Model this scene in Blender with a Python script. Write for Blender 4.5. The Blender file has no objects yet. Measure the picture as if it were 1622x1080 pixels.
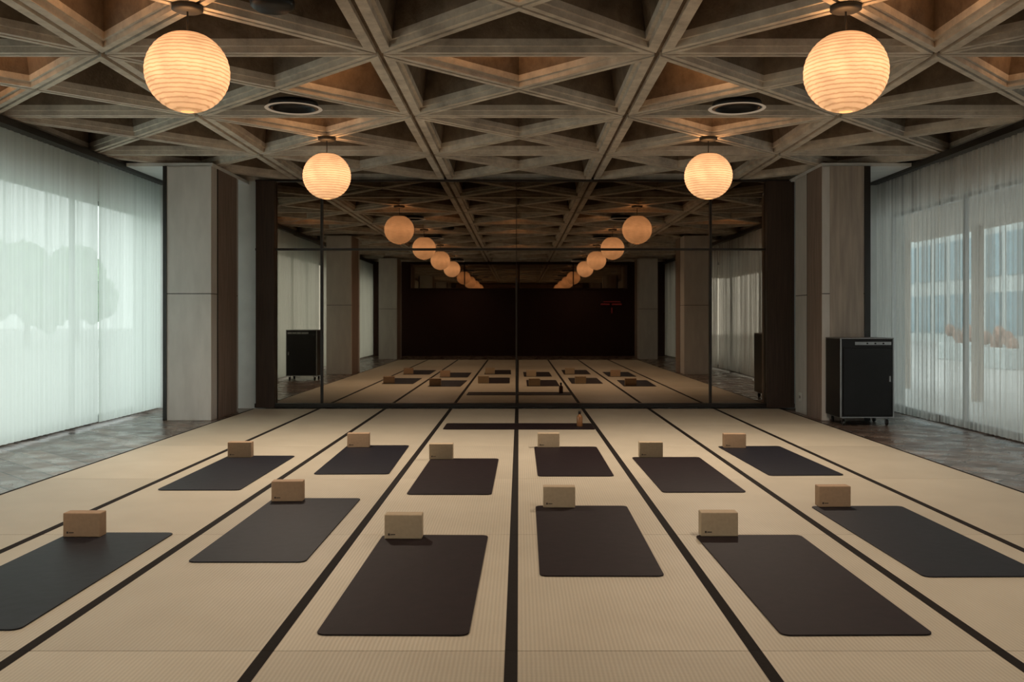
import bpy, math, random
from mathutils import Vector, noise
random.seed(3)
S = bpy.context.scene
COL = S.collection
S.view_settings.view_transform='Standard'
F = 1500.0; VX = 822.0; VY = 505.0; CH = 1.3

# ------------------------------------------------------------ helpers
def new_mat(name):
    m = bpy.data.materials.new(name); m.use_nodes = True
    nt = m.node_tree; b = nt.nodes['Principled BSDF']
    return m, nt, b

def simple(name, col, rough=0.6, metal=0.0, var=0.15, scale=8.0, bump=0.0, stretch=(1,1,1), spec=0.5):
    m, nt, b = new_mat(name)
    tc = nt.nodes.new('ShaderNodeTexCoord'); mp = nt.nodes.new('ShaderNodeMapping')
    mp.inputs['Scale'].default_value = stretch
    n = nt.nodes.new('ShaderNodeTexNoise'); n.inputs['Scale'].default_value = scale; n.inputs['Detail'].default_value = 5
    r = nt.nodes.new('ShaderNodeValToRGB')
    r.color_ramp.elements[0].position = 0.3; r.color_ramp.elements[1].position = 0.7
    r.color_ramp.elements[0].color = tuple(c*(1-var) for c in col)+(1,)
    r.color_ramp.elements[1].color = tuple(min(1, c*(1+var)) for c in col)+(1,)
    L = nt.links.new
    L(tc.outputs['Object'], mp.inputs[0]); L(mp.outputs[0], n.inputs['Vector'])
    L(n.outputs['Fac'], r.inputs[0]); L(r.outputs[0], b.inputs['Base Color'])
    b.inputs['Roughness'].default_value = rough; b.inputs['Metallic'].default_value = metal
    b.inputs['Specular IOR Level'].default_value = spec
    if bump > 0:
        bp = nt.nodes.new('ShaderNodeBump'); bp.inputs['Strength'].default_value = bump; bp.inputs['Distance'].default_value = 0.01
        L(n.outputs['Fac'], bp.inputs['Height']); L(bp.outputs[0], b.inputs['Normal'])
    return m

def mesh_obj(name, verts, faces, mat=None, parent=None, smooth=False, loc=(0,0,0)):
    me = bpy.data.meshes.new(name); me.from_pydata([tuple(v) for v in verts], [], faces); me.update()
    if smooth:
        for p in me.polygons: p.use_smooth = True
    o = bpy.data.objects.new(name, me); COL.objects.link(o)
    if mat: me.materials.append(mat)
    if parent: o.parent = parent
    o.location = loc
    return o

def box_data(x0,x1,y0,y1,z0,z1):
    v=[(x0,y0,z0),(x1,y0,z0),(x1,y1,z0),(x0,y1,z0),(x0,y0,z1),(x1,y0,z1),(x1,y1,z1),(x0,y1,z1)]
    f=[(0,3,2,1),(4,5,6,7),(0,1,5,4),(1,2,6,5),(2,3,7,6),(3,0,4,7)]
    return v,f

def box(name, b, mat, parent=None, bevel=0.0, loc=(0,0,0)):
    v,f = box_data(*b)
    o = mesh_obj(name, v, f, mat, parent, loc=loc)
    if bevel>0:
        m=o.modifiers.new('bevel','BEVEL'); m.width=bevel; m.segments=2
    return o

def boxes(name, bs, mat, parent=None, bevel=0.0, loc=(0,0,0)):
    V=[];Fc=[]
    for b in bs:
        v,f=box_data(*b); n=len(V); V+=v; Fc+=[tuple(i+n for i in q) for q in f]
    o=mesh_obj(name,V,Fc,mat,parent,loc=loc)
    if bevel>0:
        m=o.modifiers.new('bevel','BEVEL'); m.width=bevel; m.segments=2
    return o

def lathe(name, prof, mat, parent=None, seg=32, smooth=True, loc=(0,0,0)):
    V=[];Fc=[]
    for r,z in prof:
        for i in range(seg):
            a=2*math.pi*i/seg; V.append((r*math.cos(a), r*math.sin(a), z))
    for k in range(len(prof)-1):
        for i in range(seg):
            j=(i+1)%seg
            Fc.append((k*seg+i,k*seg+j,(k+1)*seg+j,(k+1)*seg+i))
    return mesh_obj(name,V,Fc,mat,parent,smooth,loc)

def empty(name, loc=(0,0,0), rot=0):
    e=bpy.data.objects.new(name,None); COL.objects.link(e); e.location=loc; e.rotation_euler[2]=rot
    e.empty_display_size=0.1
    return e

def tag(o,label,category=None,group=None,kind=None):
    o['label']=label
    if category: o['category']=category
    if group: o['group']=group
    if kind: o['kind']=kind

def struct(o,label,cat):
    o['kind']='structure'; o['label']=label; o['category']=cat

def dup(o, loc=None, rot=None):
    c=o.copy(); COL.objects.link(c)
    if loc is not None: c.location=loc
    if rot is not None: c.rotation_euler[2]=rot
    for ch in list(o.children):
        cc=ch.copy(); COL.objects.link(cc); cc.parent=c
        for g in list(ch.children):
            gg=g.copy(); COL.objects.link(gg); gg.parent=cc
    return c

# ------------------------------------------------------------ materials
def concrete_mat(name,c0,c1):
    m,nt,b=new_mat(name); L=nt.links.new
    tc=nt.nodes.new('ShaderNodeTexCoord')
    n=nt.nodes.new('ShaderNodeTexNoise'); n.inputs['Scale'].default_value=4.5; n.inputs['Detail'].default_value=9; n.inputs['Roughness'].default_value=.7
    n2=nt.nodes.new('ShaderNodeTexNoise'); n2.inputs['Scale'].default_value=1.1; n2.inputs['Detail'].default_value=3
    n3=nt.nodes.new('ShaderNodeTexNoise'); n3.inputs['Scale'].default_value=45; n3.inputs['Detail'].default_value=4
    L(tc.outputs['Object'],n.inputs['Vector']); L(tc.outputs['Object'],n2.inputs['Vector']); L(tc.outputs['Object'],n3.inputs['Vector'])
    r=nt.nodes.new('ShaderNodeValToRGB'); r.color_ramp.elements[0].position=.36; r.color_ramp.elements[1].position=.62
    r.color_ramp.elements[0].color=c0+(1,); r.color_ramp.elements[1].color=c1+(1,)
    mx=nt.nodes.new('ShaderNodeMix'); mx.data_type='FLOAT'; mx.inputs[0].default_value=.35
    L(n.outputs['Fac'],mx.inputs[2]); L(n2.outputs['Fac'],mx.inputs[3]); L(mx.outputs[0],r.inputs[0])
    L(r.outputs[0],b.inputs['Base Color']); b.inputs['Roughness'].default_value=.9; b.inputs['Specular IOR Level'].default_value=.25
    bp=nt.nodes.new('ShaderNodeBump'); bp.inputs['Strength'].default_value=.5; bp.inputs['Distance'].default_value=.01
    L(n3.outputs['Fac'],bp.inputs['Height']); L(bp.outputs[0],b.inputs['Normal'])
    return m
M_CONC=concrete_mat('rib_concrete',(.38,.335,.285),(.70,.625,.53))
M_CONCSHADE=concrete_mat('coffer_shade_concrete',(.095,.070,.050),(.235,.175,.125))  # darker copy of the rib concrete, recess shade painted into its colour

def tatami_mat_():
    m,nt,b=new_mat('tatami_weave'); L=nt.links.new
    tc=nt.nodes.new('ShaderNodeTexCoord')
    w=nt.nodes.new('ShaderNodeTexWave'); w.wave_type='BANDS'; w.bands_direction='X'; w.inputs['Scale'].default_value=18; w.inputs['Distortion'].default_value=.6
    w2=nt.nodes.new('ShaderNodeTexWave'); w2.wave_type='BANDS'; w2.bands_direction='Y'; w2.inputs['Scale'].default_value=40; w2.inputs['Distortion'].default_value=.8
    n=nt.nodes.new('ShaderNodeTexNoise'); n.inputs['Scale'].default_value=2.2; n.inputs['Detail'].default_value=6
    oi=nt.nodes.new('ShaderNodeObjectInfo')
    for q in (w,w2,n): L(tc.outputs['Object'],q.inputs['Vector'])
    r=nt.nodes.new('ShaderNodeValToRGB'); r.color_ramp.elements[0].color=(.37,.315,.235,1); r.color_ramp.elements[1].color=(.66,.585,.465,1)
    mx=nt.nodes.new('ShaderNodeMix'); mx.data_type='FLOAT'; mx.inputs[0].default_value=.5
    L(w.outputs['Fac'],mx.inputs[2]); L(w2.outputs['Fac'],mx.inputs[3])
    mx2=nt.nodes.new('ShaderNodeMix'); mx2.data_type='FLOAT'; mx2.inputs[0].default_value=.45
    L(mx.outputs[0],mx2.inputs[2]); L(n.outputs['Fac'],mx2.inputs[3]); L(mx2.outputs[0],r.inputs[0])
    hs=nt.nodes.new('ShaderNodeHueSaturation')
    mr=nt.nodes.new('ShaderNodeMapRange'); mr.inputs[3].default_value=.9; mr.inputs[4].default_value=1.08
    L(oi.outputs['Random'],mr.inputs[0]); L(mr.outputs[0],hs.inputs['Value']); L(r.outputs[0],hs.inputs['Color'])
    L(hs.outputs[0],b.inputs['Base Color']); b.inputs['Roughness'].default_value=.48; b.inputs['Specular IOR Level'].default_value=.42
    bp=nt.nodes.new('ShaderNodeBump'); bp.inputs['Strength'].default_value=.4; bp.inputs['Distance'].default_value=.003
    L(mx.outputs[0],bp.inputs['Height']); L(bp.outputs[0],b.inputs['Normal'])
    return m
M_TAT=tatami_mat_()
M_BORD=simple('tatami_border_cloth',(.014,.010,.008),.9,var=.2,scale=60,spec=.2)
M_MAT=simple('plum_yoga_mat_rubber',(.0135,.0070,.0085),.6,var=.25,scale=14,bump=.12,spec=.22)
M_MATS=simple('slate_yoga_mat_rubber',(.0095,.0090,.0145),.54,var=.25,scale=14,bump=.12,spec=.28)
M_CORK=simple('cork_block',(.40,.265,.165),.85,var=.06,scale=50,bump=.06)
M_CORKL=simple('pale_cork_block',(.45,.345,.23),.85,var=.05,scale=50,bump=.06)
M_MARK=simple('stamped_ink',(.05,.035,.03),.8)
M_PIER=simple('pillar_concrete',(.60,.575,.55),.75,var=.07,scale=3,stretch=(3,3,.8),bump=.1)
M_PIERW=simple('pillar_timber_strip',(.27,.20,.165),.6,var=.3,scale=5,stretch=(12,12,.4))
M_PIERB=simple('pillar_brown_stone',(.40,.335,.285),.6,var=.2,scale=3,stretch=(6,6,.5))
M_DARK=simple('dark_bronze',(.014,.010,.008),.4,var=.2,scale=6)
M_BLACK=simple('black_lacquer',(.006,.006,.007),.4,var=.2,spec=.3)
M_METAL=simple('brushed_grey_metal',(.30,.30,.31),.35,metal=.8,var=.1)
M_WALL=simple('pale_plaster',(.72,.72,.705),.8,var=.06,scale=4)
M_REAR=simple('dark_walnut_panelling',(.032,.0125,.008),.5,var=.35,scale=4,stretch=(10,10,.6),spec=.2)
M_CORD=simple('black_cord',(.02,.018,.016),.6)
M_RUB=simple('caster_rubber',(.02,.02,.02),.7)

def floor_mat():
    m,nt,b=new_mat('dark_stone_floor'); L=nt.links.new
    tc=nt.nodes.new('ShaderNodeTexCoord'); mp=nt.nodes.new('ShaderNodeMapping'); mp.inputs['Rotation'].default_value=(0,0,math.radians(45))
    br=nt.nodes.new('ShaderNodeTexBrick'); br.inputs['Scale'].default_value=1; br.inputs['Brick Width'].default_value=.60; br.inputs['Row Height'].default_value=.24; br.inputs['Mortar Size'].default_value=.010
    br.inputs['Color1'].default_value=(.075,.050,.038,1); br.inputs['Color2'].default_value=(.20,.145,.115,1); br.inputs['Mortar'].default_value=(.02,.016,.013,1)
    L(tc.outputs['Object'],mp.inputs[0]); L(mp.outputs[0],br.inputs['Vector'])
    n=nt.nodes.new('ShaderNodeTexNoise'); n.inputs['Scale'].default_value=4; n.inputs['Detail'].default_value=5; L(tc.outputs['Object'],n.inputs['Vector'])
    mr=nt.nodes.new('ShaderNodeMapRange'); mr.inputs[1].default_value=.3; mr.inputs[2].default_value=.7; mr.inputs[3].default_value=.18; mr.inputs[4].default_value=.42; L(n.outputs['Fac'],mr.inputs[0])
    L(mr.outputs[0],b.inputs['Roughness']); L(br.outputs['Color'],b.inputs['Base Color']); b.inputs['Specular IOR Level'].default_value=.38
    bp=nt.nodes.new('ShaderNodeBump'); bp.inputs['Strength'].default_value=.4; bp.inputs['Distance'].default_value=.004
    L(br.outputs['Fac'],bp.inputs['Height']); bp.invert=True; L(bp.outputs[0],b.inputs['Normal'])
    return m
M_FLOOR=floor_mat()

def glossy_mat(name,col,rough=.0,dark=(.01,.008,.007),fac=.85):
    m=bpy.data.materials.new(name); m.use_nodes=True; nt=m.node_tree; nt.nodes.clear(); L=nt.links.new
    o=nt.nodes.new('ShaderNodeOutputMaterial'); g=nt.nodes.new('ShaderNodeBsdfGlossy'); g.inputs[0].default_value=col+(1,); g.inputs['Roughness'].default_value=rough
    d=nt.nodes.new('ShaderNodeBsdfDiffuse'); d.inputs[0].default_value=dark+(1,)
    mx=nt.nodes.new('ShaderNodeMixShader'); mx.inputs[0].default_value=fac
    L(d.outputs[0],mx.inputs[1]); L(g.outputs[0],mx.inputs[2]); L(mx.outputs[0],o.inputs[0])
    return m
M_MIRROR=glossy_mat('smoked_mirror',(.39,.315,.25),.012,(.010,.006,.005))
M_RGLASS=glossy_mat('dark_reflective_glass',(.9,.76,.62),.01,(.02,.008,.005),.5)

def curtain_mat(name,col,transp,band=.10):
    m=bpy.data.materials.new(name); m.use_nodes=True; nt=m.node_tree; nt.nodes.clear(); L=nt.links.new
    o=nt.nodes.new('ShaderNodeOutputMaterial')
    t=nt.nodes.new('ShaderNodeBsdfTranslucent'); t.inputs[0].default_value=col+(1,)
    d=nt.nodes.new('ShaderNodeBsdfDiffuse'); d.inputs[0].default_value=col+(1,)
    tr=nt.nodes.new('ShaderNodeBsdfTransparent'); tr.inputs[0].default_value=(1,1,1,1)
    m1=nt.nodes.new('ShaderNodeMixShader'); m1.inputs[0].default_value=.2
    m2=nt.nodes.new('ShaderNodeMixShader')
    tc=nt.nodes.new('ShaderNodeTexCoord'); n=nt.nodes.new('ShaderNodeTexNoise'); mp=nt.nodes.new('ShaderNodeMapping'); mp.inputs['Scale'].default_value=(9,9,.15)
    n.inputs['Scale'].default_value=1.6; n.inputs['Detail'].default_value=3
    mr=nt.nodes.new('ShaderNodeMapRange'); mr.inputs[1].default_value=.3; mr.inputs[2].default_value=.7
    mr.inputs[3].default_value=max(0,transp-band); mr.inputs[4].default_value=transp+band
    L(tc.outputs['Object'],mp.inputs[0]); L(mp.outputs[0],n.inputs['Vector']); L(n.outputs['Fac'],mr.inputs[0])
    L(t.outputs[0],m1.inputs[1]); L(d.outputs[0],m1.inputs[2]); L(m1.outputs[0],m2.inputs[1]); L(tr.outputs[0],m2.inputs[2]); L(mr.outputs[0],m2.inputs[0]); L(m2.outputs[0],o.inputs[0])
    return m
M_CURL=curtain_mat('sheer_curtain_pale',(.83,.88,.85),.09,.07)
M_CURR=curtain_mat('sheer_curtain_grey',(.84,.81,.77),.42,.28)

def glass_mat():
    m=bpy.data.materials.new('window_glass'); m.use_nodes=True; nt=m.node_tree; nt.nodes.clear(); L=nt.links.new
    o=nt.nodes.new('ShaderNodeOutputMaterial'); tr=nt.nodes.new('ShaderNodeBsdfTransparent'); tr.inputs[0].default_value=(.95,.97,.96,1)
    g=nt.nodes.new('ShaderNodeBsdfGlossy'); g.inputs['Roughness'].default_value=.02
    mx=nt.nodes.new('ShaderNodeMixShader'); mx.inputs[0].default_value=.06
    L(tr.outputs[0],mx.inputs[1]); L(g.outputs[0],mx.inputs[2]); L(mx.outputs[0],o.inputs[0]); return m
M_GLASS=glass_mat()

def lantern_mat():
    m=bpy.data.materials.new('glowing_washi_paper'); m.use_nodes=True; nt=m.node_tree; nt.nodes.clear(); L=nt.links.new
    o=nt.nodes.new('ShaderNodeOutputMaterial'); e=nt.nodes.new('ShaderNodeEmission'); d=nt.nodes.new('ShaderNodeBsdfDiffuse'); d.inputs[0].default_value=(.5,.4,.28,1)
    ad=nt.nodes.new('ShaderNodeAddShader'); tc=nt.nodes.new('ShaderNodeTexCoord')
    w=nt.nodes.new('ShaderNodeTexWave'); w.bands_direction='Z'; w.inputs['Scale'].default_value=12.5; w.inputs['Distortion'].default_value=1.7; w.inputs['Detail Scale'].default_value=2.0
    cn=nt.nodes.new('ShaderNodeTexNoise'); cn.inputs['Scale'].default_value=9; cn.inputs['Detail'].default_value=6
    r=nt.nodes.new('ShaderNodeValToRGB'); r.color_ramp.elements[0].position=.0; r.color_ramp.elements[1].position=.42
    r.color_ramp.elements[0].color=(.62,.28,.105,1); r.color_ramp.elements[1].color=(1,.50,.225,1)
    sp=nt.nodes.new('ShaderNodeSeparateXYZ'); ab=nt.nodes.new('ShaderNodeMath'); ab.operation='ABSOLUTE'
    mr=nt.nodes.new('ShaderNodeMapRange'); mr.inputs[1].default_value=.0; mr.inputs[2].default_value=.27; mr.inputs[3].default_value=1.55; mr.inputs[4].default_value=.72
    m2=nt.nodes.new('ShaderNodeMapRange'); m2.inputs[1].default_value=.3; m2.inputs[2].default_value=.7; m2.inputs[3].default_value=.82; m2.inputs[4].default_value=1.14
    mu=nt.nodes.new('ShaderNodeMath'); mu.operation='MULTIPLY'
    L(tc.outputs['Object'],sp.inputs[0]); L(sp.outputs['Z'],ab.inputs[0]); L(ab.outputs[0],mr.inputs[0]); L(tc.outputs['Object'],cn.inputs['Vector']); L(cn.outputs['Fac'],m2.inputs[0])
    L(mr.outputs[0],mu.inputs[0]); L(m2.outputs[0],mu.inputs[1]); L(mu.outputs[0],e.inputs[1])
    L(tc.outputs['Object'],w.inputs['Vector']); L(w.outputs['Fac'],r.inputs[0]); L(r.outputs[0],e.inputs[0])
    L(e.outputs[0],ad.inputs[0]); L(d.outputs[0],ad.inputs[1]); L(ad.outputs[0],o.inputs[0]); return m
M_LAN=lantern_mat()
def emis(name,col,s):
    m=bpy.data.materials.new(name); m.use_nodes=True; nt=m.node_tree; nt.nodes.clear()
    o=nt.nodes.new('ShaderNodeOutputMaterial'); e=nt.nodes.new('ShaderNodeEmission'); e.inputs[0].default_value=col+(1,); e.inputs[1].default_value=s
    nt.links.new(e.outputs[0],o.inputs[0]); return m
M_BULB=emis('warm_bulb',(1,.6,.28),6)
M_RED=emis('dull_red_glow',(.8,.10,.08),.11)
M_RIM=emis('rim_painted_glow',(1,.76,.52),.28)  # weak emission stands in for light caught on the downlight rim

# ------------------------------------------------------------ room shell
CZ=3.35; YR=-6.15; YB=14.1; XS=5.45
o=box('floor',(-XS-.3,XS+.3,YR,YB,-.13,-.03),M_FLOOR); struct(o,'dark polished stone parquet floor along both sides','floor')

# coffered ceiling
V=[];Fc=[];MI=[]
def inset(tri,ds):
    P=[Vector(p) for p in tri]; cen=(P[0]+P[1]+P[2])/3; lines=[]
    for i in range(3):
        a,b=P[i],P[(i+1)%3]; t=(b-a).normalized(); n=Vector((-t.y,t.x))
        if n.dot(cen-a)<0: n=-n
        lines.append((n,n.dot(a)+ds[i]))
    out=[]
    for i in range(3):
        (n1,c1),(n2,c2)=lines[i-1],lines[i]
        det=n1.x*n2.y-n1.y*n2.x
        out.append(Vector(((c1*n2.y-c2*n1.y)/det,(n1.x*c2-n2.x*c1)/det)))
    return out
PROF=[(0,.035),(.018,.035),(.020,.0),(.088,.0),(.090,.045),(.116,.047),(.120,.10),(.17,.36),(.27,.62)]
def coffer(tri,w):
    n0=len(V)
    for d,z in PROF:
        for p in inset(tri,[d*q if d<=.12 else .12*q+(d-.12) for q in w]): V.append((p.x,p.y,CZ+z))
    for k in range(len(PROF)-1):
        for i in range(3):
            j=(i+1)%3
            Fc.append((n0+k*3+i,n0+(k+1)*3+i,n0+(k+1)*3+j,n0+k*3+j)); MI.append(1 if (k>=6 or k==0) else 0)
    e=n0+(len(PROF)-1)*3
    Fc.append((e,e+2,e+1)); MI.append(1)
BX=2.16; BY=2.25
xs=[-5.4+BX*i for i in range(6)]; ys=[YR+BY*i for i in range(10)]
for i in range(5):
    for j in range(9):
        x0,x1,y0,y1=xs[i],xs[i+1],ys[j],ys[j+1]; cx,cy=(x0+x1)/2,(y0+y1)/2
        q=[(x0,y0),(x1,y0),(x1,y1),(x0,y1)]
        for k in range(4): coffer([q[k],q[(k+1)%4],(cx,cy)],(.70 if k%2==0 else 1.12,.70,.70))
ceil=mesh_obj('ceiling',V,Fc,M_CONC); ceil.data.materials.append(M_CONCSHADE)
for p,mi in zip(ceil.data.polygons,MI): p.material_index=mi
struct(ceil,'raw concrete ceiling of triangular pyramid coffers','ceiling')
o=box('trim_1',(-5.8,5.8,YR-.2,YB+.2,CZ+.88,CZ+1.0),M_CONC); struct(o,'concrete roof slab above the coffers','ceiling')

o=box('wall_back',(-XS-.3,XS+.3,YB,YB+.2,-.13,CZ+.9),M_WALL); struct(o,'pale plastered end wall behind the mirror partition','wall')
o=box('wall_front',(-XS-.3,XS+.3,YR-.2,YR,-.13,CZ+.9),M_REAR); struct(o,'dark walnut panelled end wall','wall')
for s,nm in ((-1,'left'),(1,'right')):
    a,b=(s*XS,s*(XS+.3)) if s>0 else (s*(XS+.3),s*XS)
    o=box('wall_'+nm,(a,b,YR,YB,2.85,CZ+.9),M_WALL); struct(o,'pale lintel above the window wall','wall')
    o=box('trim_%d'%(2 if s<0 else 3),(a if s>0 else b-.02 ,a+.02 if s>0 else b,YR,YB,-.03,.05),M_DARK); struct(o,'dark threshold rail under the glazing','trim')
    o=box('trim_%d'%(4 if s<0 else 5),((-5.15,-4.02,12.42,YB,3.30,3.345) if s<0 else (3.97,5.15,12.42,YB,3.30,3.345)),M_WALL); struct(o,'pale soffit band above the pillar','trim')
    o=box('trim_%d'%(6 if s<0 else 7),((-5.33,-5.16,YR,13.9,3.262,3.335) if s<0 else (5.16,5.33,YR,13.9,3.262,3.335)),M_DARK); struct(o,'dark recessed curtain track','trim')
# windows
wi=1
ywin=[YR,-3.0,0.0,3.0,6.0,8.9,11.8,YB]
for s in (-1,1):
    for k in range(len(ywin)-1):
        y0,y1=ywin[k],ywin[k+1]; xc=s*(XS+.12)
        e=empty('window_%d'%wi,(xc,(y0+y1)/2,-.03)); struct(e,'tall dark-framed floor to lintel window','window'); wi+=1
        hw=(y1-y0)/2-.002; H=2.878; t=.025
        boxes('frame',[(-t,t,-hw,-hw+.03,0,H),(-t,t,hw-.03,hw,0,H),(-t,t,-hw+.03,hw-.03,0,.07),(-t,t,-hw+.03,hw-.03,H-.05,H)],M_METAL if s>0 else M_DARK,e)
        box('glass',(-.004,.004,-hw+.03,hw-.03,.07,H-.05),M_GLASS,e)
# curtains
def curtain(x,y0,y1,mat,lab,seed,amp=1.0):
    rnd=random.Random(seed)
    n=int((y1-y0)/.014); V=[];Fc=[]
    ph=rnd.random()*6; zs=[.015,.8,1.7,2.5,3.25]
    yc=(y0+y1)/2
    for zi,z in enumerate(zs):
        for i in range(n+1):
            y=y0+(y1-y0)*i/n
            a=.6+.4*noise.noise(Vector((y*1.7,seed,0)))
            dx=amp*(.035*a*math.sin(y*52+ph+2.2*noise.noise(Vector((y*2,seed*3,z*.15))))+.010*math.sin(y*117+ph))
            V.append((dx,y-yc,z))
    for k in range(len(zs)-1):
        for i in range(n):
            Fc.append((k*(n+1)+i,k*(n+1)+i+1,(k+1)*(n+1)+i+1,(k+1)*(n+1)+i))
    o=mesh_obj('sheer_curtain',V,Fc,mat,smooth=True,loc=(x,yc,0)); tag(o,lab,'curtain','sheer curtains along the windows')
    return o
yc=[-6.0,-3.0,0.0,2.95,5.95,8.9,11.8,13.75]
for k in range(len(yc)-1):
    # neighbouring panels overlap slightly on two depths of the track
    off=.04*(k%2)
    curtain(-5.22-off,yc[k]-.02,yc[k+1]+.04,M_CURL,'pleated white sheer curtain glowing with daylight at the window',k+1,.30)
    curtain(5.22+off,yc[k]-.02,yc[k+1]+.04,M_CURR,'pleated grey see-through curtain over the window',k+20,.55)

# ------------------------------------------------------------ tatami
TW=.955; X0=-.03; TL=2.0; BW=.0245
proto=None
def make_tatami():
    e=mesh_obj('tatami_mat',*box_data(-TW/2+.001,TW/2-.001,-TL/2+.002,TL/2-.002,-.03,0),M_TAT)
    m=e.modifiers.new('bevel','BEVEL'); m.width=.003; m.segments=2
    for s in (-1,1):
        a,b=(-TW/2,-TW/2+BW) if s<0 else (TW/2-BW,TW/2)
        box('border',(a,b,-TL/2+.001,TL/2-.001,-.028,.0015),M_BORD,e)
    return e
for c in range(8):
    for r in range(8):
        loc=(X0+(c-3.5)*TW, -2.29+TL*(r+.5), 0)
        if proto is None: proto=make_tatami(); t=proto; t.location=loc
        else: t=dup(proto,loc)
        tag(t,'straw-coloured woven tatami mat with dark cloth borders','tatami mat','tatami mats covering the floor')

# ------------------------------------------------------------ yoga mats
def rounded_slab(name,w,l,t,r,mat):
    P=[]
    for cx,cy,a0 in ((w/2-r,l/2-r,0),(-w/2+r,l/2-r,90),(-w/2+r,-l/2+r,180),(w/2-r,-l/2+r,270)):
        for k in range(7):
            a=math.radians(a0+15*k); P.append((cx+r*math.cos(a),cy+r*math.sin(a)))
    n=len(P); V=[(x,y,0) for x,y in P]+[(x,y,t) for x,y in P]
    Fc=[tuple(range(n-1,-1,-1)),tuple(range(n,2*n))]+[(i,(i+1)%n,n+(i+1)%n,n+i) for i in range(n)]
    o=mesh_obj(name,V,Fc,mat); m=o.modifiers.new('bevel','BEVEL'); m.width=.0015; m.segments=2; m.limit_method='ANGLE'
    return o
mats=[(-2.40,3.95,5.73,.0,1),(-1.455,5.04,6.84,.0,1),(-.51,3.9,5.65,-.012,0),(.425,4.76,6.57,-.006,0),(1.38,3.9,5.65,.012,0),(2.34,4.76,6.55,.012,1),
      (-2.43,7.14,8.99,0,1),(-1.42,7.9,9.7,.02,1),(-.51,6.99,8.78,-.008,0),(.47,7.8,9.6,.0,0),(1.38,7.09,8.86,.01,0),(2.36,7.83,9.65,.03,1)]
mp=[rounded_slab('yoga_mat',.63,1.79,.006,.04,M_MAT),rounded_slab('yoga_mat',.63,1.79,.006,.04,M_MATS)]; used=[False,False]
for x,a,b,rot,k in mats:
    loc=(x,(a+b)/2,.0016)
    if not used[k]: o=mp[k]; o.location=loc; o.rotation_euler[2]=rot; used[k]=True
    else: o=dup(mp[k],loc,rot)
    tag(o,'dark slate-grey rubber yoga mat laid flat on the tatami' if k else 'dark plum-brown rubber yoga mat laid flat on the tatami','yoga mat','yoga mats laid in two rows')
o=dup(mp[0],(0,11.43,.0016),math.pi/2); tag(o,'dark yoga mat turned crosswise before the mirror','yoga mat')

# ------------------------------------------------------------ yoga blocks
def make_block(mat):
    o=box('yoga_block',(-.11,.11,-.045,.045,0,.143),mat,bevel=.005)
    mk=boxes('stamped_mark',[(-.088,-.078,-.0462,-.0448,.022,.034),(-.074,-.046,-.0462,-.0448,.025,.030)],M_MARK,o)
    return o
bA=make_block(M_CORK); bB=make_block(M_CORKL)
blocks=[(98,160,853,0,.0),(428,480,796,0,.05),(610,667,856,1,.0),(861,911,806,1,-.03),(1112,1168,852,1,.0),(1295,1350,805,0,.03),
        (360,398,726,0,0),(550,584,710,0,.04),(680,717,729,1,0),(851,887,710,1,0),(1013,1050,726,1,0),(1147,1182,711,0,-.03)]
ua=ub=False
for x0,x1,y,k,rot in blocks:
    d=CH*F/(y-VY); X=((x0+x1)/2-VX)*d/F; loc=(X,d+.045,.008)
    if k==0:
        if not ua: o=bA; ua=True
        else: o=dup(bA)
    else:
        if not ub: o=bB; ub=True
        else: o=dup(bB)
    o.location=loc; o.rotation_euler[2]=rot
    tag(o,'brown cork yoga block standing at the mat corner' if k==0 else 'pale cork yoga block standing at the mat corner','yoga block','cork yoga blocks')

# bottle
e=empty('bottle',(.73,11.40,.008)); tag(e,'small amber bottle with dark cap on the crosswise mat','bottle')
M_AMB=simple('amber_glass',(.22,.10,.04),.2,var=.1)
lathe('body',[(.0,0),(.034,0),(.036,.006),(.036,.11),(.03,.125),(.014,.135),(.014,.15),(0,.15)],M_AMB,e)
lathe('cap',[(.0,.15),(.017,.15),(.017,.18),(.015,.185),(0,.185)],M_DARK,e)

# ------------------------------------------------------------ pillars
def pillar(s,yface):
    xi=4.03 if s<0 else 3.97; xo=4.63 if s<0 else 4.58
    e=empty('pillar',(s*(xi+xo)/2,yface+.6,-.03)); w=(xo-xi)/2
    H=3.33
    box('lower_panel',(-w,w,-.6,.6,0,1.655),M_PIER,e,.004); box('upper_panel',(-w,w,-.6,.6,1.665,H),M_PIER,e,.004)
    box('joint',(-w+.004,w-.004,-.596,.596,1.655,1.665),M_DARK,e)
    sx=-s*w
    a,b=(sx,sx+.006*(-s)) ; a,b=min(a,b),max(a,b)
    if s<0:
        box('timber_strip',(a,b,-.33,.5,.0,H),M_PIERW,e); box('groove',(a,b+.001,-.36,-.33,0,H),M_DARK,e)
        box('edge_trim',(-w-.03,-w+.02,-.612,-.5,0,H),M_DARK,e)
    else:
        box('timber_strip',(a,b,-.59,.02,.0,H),M_PIERW,e); box('groove',(a-.001,b,.02,.04,0,H),M_DARK,e)
        box('edge_trim',(w-.06,w+.02,-.612,-.5,0,H),M_DARK,e)
        box('face_strip',(-w+.1,w-.07,-.604,-.598,0,H),M_PIERB,e)
    tag(e,'concrete clad pillar with brown timber strip and dark metal edge','pillar','pillars beside the windows')
    return e
for s in (-1,1):
    for y in (12.4,3.9,-4.6): pillar(s,y)
e=empty('wall_outlet',(3.966,13.35,.20)); tag(e,'small white socket plate low on the pillar side','socket')
M_WP=simple('white_plastic',(.7,.7,.68),.4,var=.03)
box('plate',(-.008,.0,-.06,.06,-.06,.06),M_WP,e,.002)
boxes('sockets',[(-.0095,-.008,-.03,-.01,-.02,.02),(-.0095,-.008,.01,.03,-.02,.02)],M_DARK,e)

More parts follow.
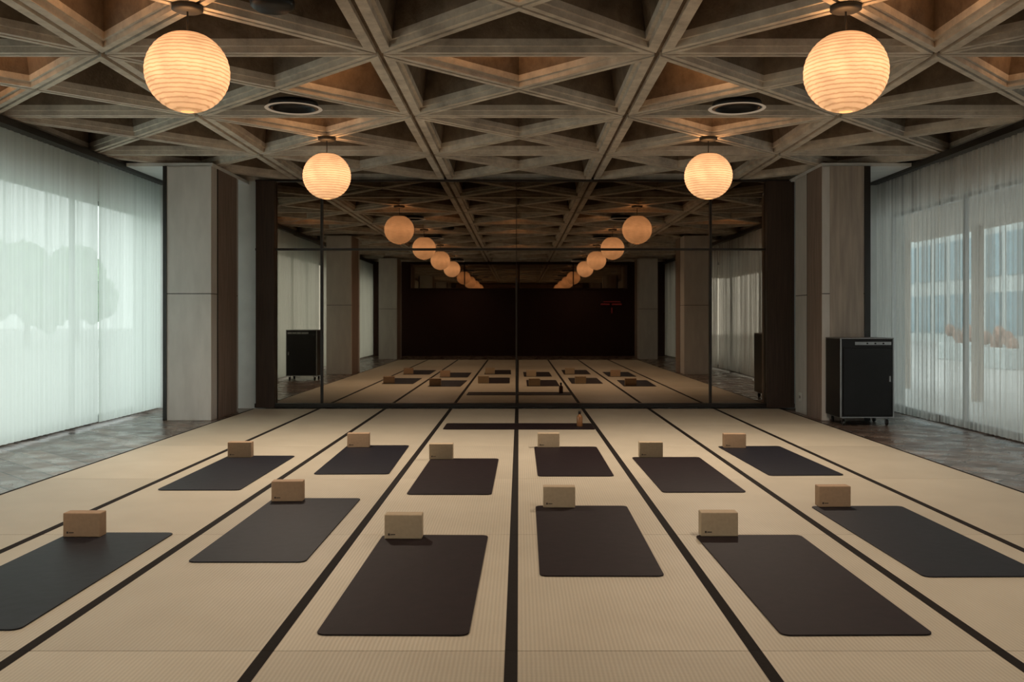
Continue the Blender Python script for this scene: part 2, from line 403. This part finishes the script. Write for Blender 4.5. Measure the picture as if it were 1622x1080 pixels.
# ------------------------------------------------------------ mirror partition
e=empty('mirror_partition',(0,13.93,0)); tag(e,'dark-framed smoked mirror partition spanning the end wall','mirror')
YM=13.93; 
def mx(px): return (px-VX)*YM/F
def mz(py): return CH+(VY-py)*YM/F
zt=3.315; zr=mz(395); cols=[mx(435),mx(510),mx(818),mx(1125),mx(1212)]
for i in range(4):
    box('mirror_panel',(cols[i]+.004,cols[i+1]-.004,0,.01,.05,zr-.01),M_MIRROR,e)
    box('mirror_panel',(cols[i]+.004,cols[i+1]-.004,0,.01,zr+.01,zt),M_MIRROR,e)
box('frame_rail',(mx(405),mx(1257),-.03,.0,zr-.016,zr+.016),M_DARK,e)
box('base_rail',(mx(405),mx(1257),-.06,.0,-.0,.06),M_DARK,e)
box('head_rail',(mx(405),mx(1257),-.02,.02,zt,3.345),M_DARK,e)
for px in (510,1125): box('frame_post',(mx(px)-.018,mx(px)+.018,-.028,0,.06,zt),M_DARK,e)
box('frame_post',(mx(818)-.013,mx(818)+.013,-.028,0,.06,mz(440)),M_DARK,e)
box('backing',(mx(405),mx(1257),.012,.15,0,3.345),M_DARK,e)
M_JAMB=simple('dark_timber_jamb',(.05,.032,.024),.5,var=.3,scale=4,stretch=(10,10,.5))
box('jamb',(mx(408),mx(437),-.10,.0,0,zt),M_JAMB,e); box('jamb',(mx(1212),mx(1255),-.10,.0,0,zt),M_JAMB,e)

# rear clerestory glass above walnut wall
e=empty('glass_transom',(0,YR+.04,0)); tag(e,'dark reflective glass transom with thin frame above walnut wall','glass')
for i in range(4):
    a=-3.9+i*1.95; box('pane',(a+.02,a+1.93,0,.01,2.40,3.25),M_RGLASS,e)
boxes('frame',[(-3.93,3.93,-.02,.02,2.38,2.40),(-3.93,3.93,-.02,.02,3.25,3.3)]+[(-3.92+i*1.95,-3.88+i*1.95,-.02,.02,2.40,3.25) for i in range(5)],M_REAR,e)
e=empty('wall_light',(3.33,YR+.06,1.80)); tag(e,'dull red neon-like sign on the walnut wall','light')  # plain strokes for the illegible red lit sign at the rear
boxes('tube',[(-.4,-.08,0,.02,.0,.05),(.0,.35,0,.02,.0,.05),(-.3,.3,0,.02,.1,.13),(-.02,.02,0,.02,-.3,-.1)],M_RED,e)

# ------------------------------------------------------------ equipment cabinets
def cabinet(loc,rot=0):
    e=empty('equipment_cabinet',loc,rot)
    w,dp,h=.33,.28,.98; z0=.10
    box('body',(-w,w,-dp,dp,z0,z0+h),M_BLACK,e,.008)
    box('side_panel',(-w-.006,-w,-dp+.02,dp-.02,z0+.02,z0+h-.02),M_BLACK,e,.003)
    box('top_panel',(-w-.005,w+.005,-dp-.004,dp,z0+h,z0+h+.014),M_METAL,e,.004)
    for b in [(-w-.005,-w+.012,-dp-.006,-dp+.01,z0,z0+h),(w-.010,w+.004,-dp-.006,-dp,z0,z0+h),(-w-.005,-w,dp-.015,dp,z0,z0+h),(-w+.012,w-.010,-dp-.006,-dp,z0,z0+.012)]:
        box('edging',b,M_METAL,e)
    c=box('control_strip',(-w+.18,w-.03,-dp-.006,-dp,z0+h-.075,z0+h-.035),M_METAL,e,.002)
    for k in range(3):
        kb=lathe('knob',[(0,0),(.010,0),(.010,.012),(0,.012)],M_BLACK,e,seg=12); kb.rotation_euler[0]=math.pi/2; kb.location=(0+.1*k,-dp-.006,z0+h-.055); kb.parent=c
    d=box('door',(-w+.035,w-.025,-dp-.012,-dp,z0+.03,z0+h-.11),M_BLACK,e,.004)
    box('latch',(w-.06,w-.04,-dp-.018,-dp-.011,.55,.62),M_METAL,d,.002)
    for sx in (-1,1):
        for sy in (-1,1):
            c=lathe('caster',[(0,-.014),(.034,-.014),(.038,-.009),(.038,.009),(.034,.014),(0,.014)],M_RUB,e,seg=20); c.rotation_euler[1]=math.pi/2; c.location=(sx*.27,sy*.21,.038)
            boxes('fork',[(-.022,-.017,-.012,.012,-.01,.062),(.017,.022,-.012,.012,-.01,.062),(-.03,.03,-.025,.025,.055,.063)],M_METAL,c).rotation_euler[1]=-math.pi/2
    return e
e=cabinet((4.33,12.06,-.03)); tag(e,'black equipment cabinet on casters with grey metal edging','cabinet')
e=cabinet((-4.68,7.2,-.03),math.pi); tag(e,'black equipment cabinet on casters beside the curtain','cabinet')

# ------------------------------------------------------------ lanterns
def lantern():
    e=empty('pendant_lantern')
    R=.266
    prof=[]; n=132; t0=.16; t1=.40
    for i in range(n+1):
        t=t0+(math.pi-t0-t1)*i/n
        r=R*(1+.012*abs(math.sin(t*22+.4*math.sin(t*5))))
        prof.append((r*math.sin(t), -r*.98*math.cos(t)))
    lathe('paper_shade',prof,M_LAN,e,seg=56,loc=(0,0,2.915))
    rt=R*math.sin(t1)
    lathe('collar_ring',[(rt-.004,-.004),(rt+.004,-.004),(rt+.004,.006),(rt-.004,.006),(rt-.004,-.004)],M_CORD,e,loc=(0,0,2.915+R*.98*math.cos(t1)))
    lathe('bulb',[(0,-.05),(.02,-.045),(.035,-.02),(.035,.01),(.018,.04),(.014,.07),(0,.07)],M_BULB,e,seg=20,loc=(0,0,2.915))
    lathe('cord',[(.006,2.98),(.006,CZ-.02)],M_CORD,e,seg=8)
    lathe('canopy',[(0,CZ-.04),(.08,CZ-.04),(.10,CZ-.03),(.10,CZ+.0),(0,CZ+.0)],M_CORD,e,seg=32)
    return e
lan=lantern(); firstl=True
ld0=bpy.data.lights.new('bulb_light','SPOT'); ld0.energy=8; ld0.color=(1,.50,.20); ld0.shadow_soft_size=.09; ld0.spot_size=math.radians(170); ld0.spot_blend=.6
LZ=[]
for y in (-2.8,1.7,6.2,10.7):
    for x in (-2.17,2.14):
        if firstl: l=lan; firstl=False
        else: l=dup(lan)
        l.location=(x,y,0)
        tag(l,'round ribbed paper lantern glowing warm, hung on black cord','pendant lamp','paper lanterns in two rows')
        LZ.append(l)
for l in LZ:
    lo=bpy.data.objects.new('bulb_light',ld0); COL.objects.link(lo); lo.parent=l; lo.location=(.0,0,3.06); lo.rotation_euler[0]=math.pi

# amber uplights tucked inside a few coffers
def uplight():
    e=empty('coffer_uplight')
    lathe('housing',[(0,-.05),(.045,-.05),(.05,-.04),(.05,.05),(.042,.05),(.038,.0),(0,.0)],M_BLACK,e,seg=24)
    box('bracket',(-.008,.008,.050,.058,-.03,.38),M_BLACK,e)
    return e
ldu=bpy.data.lights.new('uplight_lamp','POINT'); ldu.energy=6.5; ldu.color=(1,.50,.20); ldu.shadow_soft_size=.05
up=uplight(); UL=[]; fu=True
for x,y in ((-.25,7.85),(-4.95,8.5),(-4.5,7.85),(4.5,7.85),(-2.16,5.6),(2.16,5.6),(-2.85,6.2),(2.85,6.2),(-2.16,10.1),(2.16,10.1),(-.05,5.6),(-1.6,8.5),(1.6,8.5),(-.05,1.1),(-2.16,1.1),(2.16,1.1)):
    if fu: l=up; fu=False
    else: l=dup(up)
    l.location=(x,y,CZ+.24); UL.append(l); tag(l,'small black amber uplight inside a concrete coffer','spotlight','small uplights inside the coffers')
for l in UL:
    lo=bpy.data.objects.new('uplight_lamp',ldu); COL.objects.link(lo); lo.parent=l; lo.location=(0,0,.10)

# black round speaker hanging in a coffer
e=empty('ceiling_speaker',(-1.62,6.22,CZ)); tag(e,'round black ceiling speaker recessed in a concrete coffer','speaker')
lathe('housing',[(0,-.02),(.11,-.02),(.14,.0),(.145,.03),(.13,.10),(0,.12)],M_BLACK,e,seg=40)
lathe('stem',[(.012,.11),(.012,.62)],M_BLACK,e,seg=10)

# downlights
def downlight():
    e=empty('ceiling_downlight')
    lathe('housing',[(0,.0),(.22,.0),(.23,-.02),(.23,-.06),(.20,-.065),(.20,-.02),(.0,-.02)],M_BLACK,e,seg=48)
    lathe('rim',[(.236,-.058),(.262,-.06),(.268,-.064),(.262,-.068),(.236,-.066),(.236,-.058)],M_RIM,e,seg=48)
    return e
dl=downlight(); fd=True; DL=[]
for y,en in ((-4.8,80),(-.1,95),(4.4,190),(8.95,450)):
    for x in (-2.13,2.06):
        if fd: l=dl; fd=False
        else: l=dup(dl)
        l.location=(x,y,CZ)
        tag(l,'round black recessed downlight with pale rim of painted-on glow on the coffers','downlight','round ceiling downlights')
        DL.append((l,en))
for l,en in DL:
    ld=bpy.data.lights.new('lamp','SPOT'); ld.shadow_soft_size=.12; ld.energy=en; ld.color=(1,.84,.67); ld.spot_size=math.radians(145); ld.spot_blend=1.0
    lo=bpy.data.objects.new('lamp',ld); COL.objects.link(lo); lo.parent=l; lo.location=(0,0,-.075)

# ------------------------------------------------------------ outside
M_PAVE=simple('grey_paving',(.42,.42,.41),.8,var=.15,scale=2)
o=box('ground',(-90,90,-60,140,-.35,-.15),M_PAVE); tag(o,'grey paving outside the windows','ground',kind='structure')
M_LEAF=simple('foliage_green',(.30,.42,.26),.7,var=.5,scale=2.2)
M_TRUNK=simple('bark',(.12,.10,.08),.9)
def blob(name,r,mat,parent,loc,seed,zs=1.0):
    import bmesh
    bm=bmesh.new(); bmesh.ops.create_icosphere(bm,subdivisions=4,radius=r)
    for v in bm.verts:
        k=noise.noise(v.co*1.6+Vector((seed*7,0,0)))*.35+noise.noise(v.co*5+Vector((0,seed,0)))*.14
        v.co=v.co*(1+k); v.co.z*=zs
    me=bpy.data.meshes.new(name); bm.to_mesh(me); bm.free(); me.materials.append(mat)
    o=bpy.data.objects.new(name,me); COL.objects.link(o); o.parent=parent; o.location=loc; return o
def tree(loc,seed):
    e=empty('tree',loc)
    lathe('trunk',[(.22,-.02),(.16,.6),(.13,2.0),(.09,3.6)],M_TRUNK,e,seg=14)
    for k in range(4):
        blob('foliage',1.3+.3*((k+seed)%2),M_LEAF,e,(math.cos(k*1.7)*1.1,math.sin(k*1.7)*1.3,2.6+.7*k*.8),seed+k)
    tag(e,'leafy green street tree seen through the curtain','tree','trees outside the window')
for k,(x,y) in enumerate([(-19,9),(-22,17.5),(-24,24),(-24,31),(-25,38),(-26,45),(-27,52),(-28,60),(-22,-2)]): tree((x,y,-.15),k+1)
M_FAC=simple('pale_blue_grey_facade',(.50,.54,.54),.8); M_WIN=simple('blue_window_glass',(.16,.25,.29),.15,var=.2,scale=1)
e=empty('office_building',(26,30,-.15)); tag(e,'pale office building with blue-tinted window bands across the street','building',kind='structure')
box('body',(0,8,-46,110,0,14),M_FAC,e)
boxes('windows',[(-.06,0,-45+2.2*i,-43.4+2.2*i,.6+3.2*j,2.9+3.2*j) for i in range(70) for j in range(4)],M_WIN,e)
e=empty('canopy',(6.2,4,2.9)); tag(e,'brown overhanging canopy on slim posts outside the window','canopy')
box('roof',(-.35,2.2,-14,16,.02,.3),M_PIERB,e)
for k in range(8): box('post',(1.8,1.95,-6+3.1*k,-5.85+3.1*k,-3.05,.02),M_PIERB,e)
M_OR=simple('rust_shrub',(.38,.25,.20),.8,var=.5,scale=6)
for k,(x,y) in enumerate([(14.2,28.0),(15.6,33.5)]):
    e=empty('potted_shrub',(x,y,-.15)); tag(e,'clipped rust-coloured shrub in a long pale planter','plant','planters outside the window')
    boxes('planter',[(-.35,.35,-1.0,1.0,0,.6)],M_FAC,e,.02)
    for q in range(5): blob('shrub',.17,M_OR,e,(.08*((q*3)%2),-.75+.37*q,.68+.18*((q*7+k)%3)),k*5+q+30,1.3)

# ------------------------------------------------------------ world + camera
w=bpy.data.worlds.new('World'); S.world=w; w.use_nodes=True; nt=w.node_tree
bg=nt.nodes['Background']; bg.inputs[0].default_value=(.89,.96,.94,1); bg.inputs[1].default_value=2.35

cd=bpy.data.cameras.new('Camera'); cam=bpy.data.objects.new('Camera',cd); COL.objects.link(cam)
cam.location=(0,0,CH); cam.rotation_euler=(math.pi/2,0,0)
cd.sensor_width=36; cd.sensor_fit='HORIZONTAL'; cd.lens=F/1622*36; cd.shift_x=-11/1622; cd.shift_y=-35/1622
cd.clip_start=.05; cd.clip_end=200
S.camera=cam
